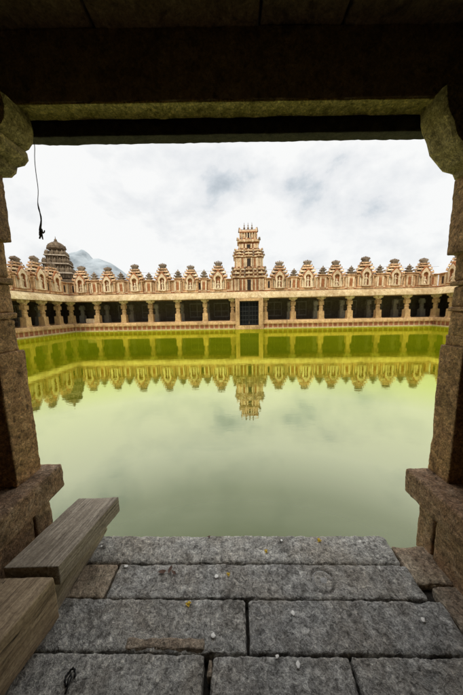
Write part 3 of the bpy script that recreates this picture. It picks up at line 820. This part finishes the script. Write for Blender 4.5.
wl = [(.303,1.44,.010,'white petal on the water edge slab between the two yellow flowers'),(-.656,1.29,.011,'white petal at the left end of the slab with the plug'),
 (-.112,1.222,.013,'white petal touching the crumpled yellow flower'),(-.113,.96,.0125,'white petal on the third row slab left of the joint'),
 (.28,1.04,.0125,'white petal on the third row slab just right of the joint'),(.9,1.003,.012,'white petal far right on the third row, near the bench'),
 (.256,.857,.0125,'white petal on the front middle slab, nearest to us'),(.172,.884,.009,'smaller pale petal in the joint above the front middle slab'),
 (-.872,1.423,.009,'tiny white petal at the plank end of the water edge slab')]
for x,y,r,l in wl: petal('petal', 'bit', x, y, r, l, 'petal', 'white petals on the slabs', rz=x*5)
petal('seed','leaf',-.177,1.478,.010,'dark seed at the lip of the water edge slab','seed')
for i,(x,y) in enumerate([(-.43,1.25),(-.385,1.262),(-.36,1.245)]):
    mb = MB(); l = .026-.004*i
    vs = [(-l,0,.003),(-l*.3,-l*.4,.009),(l*.5,-l*.35,.004),(l,0,.012),(l*.3,l*.4,.008),(-l*.4,l*.42,.004),(0,0,.002)]
    mb.add(vs, [(0,1,6),(1,2,6),(2,3,6),(3,4,6),(4,5,6),(5,0,6)])
    tag(mb.build('dry_leaf', M['leaf'], None, True, (x,y,.005), i*1.3), ['dry brown leaf scrap, leftmost of three on the plug slab','dry brown leaf scrap, middle of three on the plug slab','dry brown leaf scrap, rightmost of three on the plug slab'][i], 'leaf', 'dry leaf scraps')
mb = MB()
pts = []
for i in range(26):
    a = -.4+i/25*1.55*math.pi; rr = .026*(1-.25*math.sin(a*.8)); pts.append((rr*math.cos(a)*.7, rr*math.sin(a), .006+.004*math.sin(a*2.3)))
pts += [(-.004,-.012,.012),(.004,.0,.013),(.008,-.014,.012),(.0,-.03,.009),(-.008,-.05,.005)]
mb.tube(pts, [.004+.0018*math.sin(i*1.9) for i in range(len(pts))], 6); tag(mb.build('string', M['string'], None, True, (-.70,.835,.004), .4), 'tangled curl of black string lying on the front left slab', 'string')

# ------------------------------------------------------------------ world and sun
SUN_EL, SUN_AZ = R(52), R(205)          # behind the camera, a little to the left
w = bpy.data.worlds.new('World'); scene.world = w; w.use_nodes = True
t = w.node_tree; bg = t.nodes['Background']
sky = t.nodes.new('ShaderNodeTexSky'); sky.sky_type = 'NISHITA'; sky.sun_disc = False
sky.sun_elevation = SUN_EL; sky.sun_rotation = SUN_AZ; sky.dust_density = 3
tc = t.nodes.new('ShaderNodeTexCoord')
mp = N(t, 'ShaderNodeMapping'); mp.inputs['Scale'].default_value = (1,1,1.5); mp.inputs['Location'].default_value = (.35,.1,.2)
t.links.new(tc.outputs['Generated'], mp.inputs[0])
n1 = noi(t, mp.outputs[0], 3.3, 10, .55, .2); n2 = noi(t, mp.outputs[0], 7.5, 6, .6, .2)
nm = N(t, 'ShaderNodeMath', operation='MULTIPLY_ADD'); t.links.new(n2, nm.inputs[0]); nm.inputs[1].default_value = .28; t.links.new(n1, nm.inputs[2])
cl = ramp(t, nm.outputs[0], [(.40,(5.2,5.75,6.2)),(.475,(6.9,7.35,7.7)),(.53,(8.6,8.75,8.85)),(.66,(10.1,10.1,9.95))]).outputs[0]
sep = t.nodes.new('ShaderNodeSeparateXYZ'); t.links.new(tc.outputs['Generated'], sep.inputs[0])
zg = ramp(t, sep.outputs[2], [(0,(1,1,1)),(.62,(1.04,1.04,1.04)),(.82,(1.9,1.9,1.9)),(1,(3.6,3.6,3.6))]).outputs[0]
col = mixc(t, cl, zg, 1.0, 'MULTIPLY')
col = mixc(t, col, sky.outputs[0], .1)
t.links.new(col, bg.inputs[0]); bg.inputs[1].default_value = .1
sl = bpy.data.lights.new('sun', 'SUN'); sl.energy = 1.9; sl.angle = R(10); sl.color = (1,.95,.87)
so = bpy.data.objects.new('sun', sl); C.objects.link(so)
d = Vector((math.sin(SUN_AZ)*math.cos(SUN_EL), math.cos(SUN_AZ)*math.cos(SUN_EL), math.sin(SUN_EL)))
so.rotation_euler = d.to_track_quat('Z','Y').to_euler(); so.location = (0,-10,30)

# ------------------------------------------------------------------ camera
cd = bpy.data.cameras.new('camera'); cam = bpy.data.objects.new('camera', cd); C.objects.link(cam)
cd.sensor_fit = 'HORIZONTAL'; cd.sensor_width = 36; cd.lens = 36*250/463; cd.clip_start = .02; cd.clip_end = 12000
cam.matrix_world = Matrix.Translation((0,0,1.5)) @ Matrix.Rotation(R(90-8.3),4,'X') @ Matrix.Rotation(R(-1.15),4,'Z')
scene.camera = cam
scene.cycles.pixel_filter_width = 1.05
scene.view_settings.view_transform = 'Standard'; scene.view_settings.look = 'None'; scene.view_settings.exposure = 0
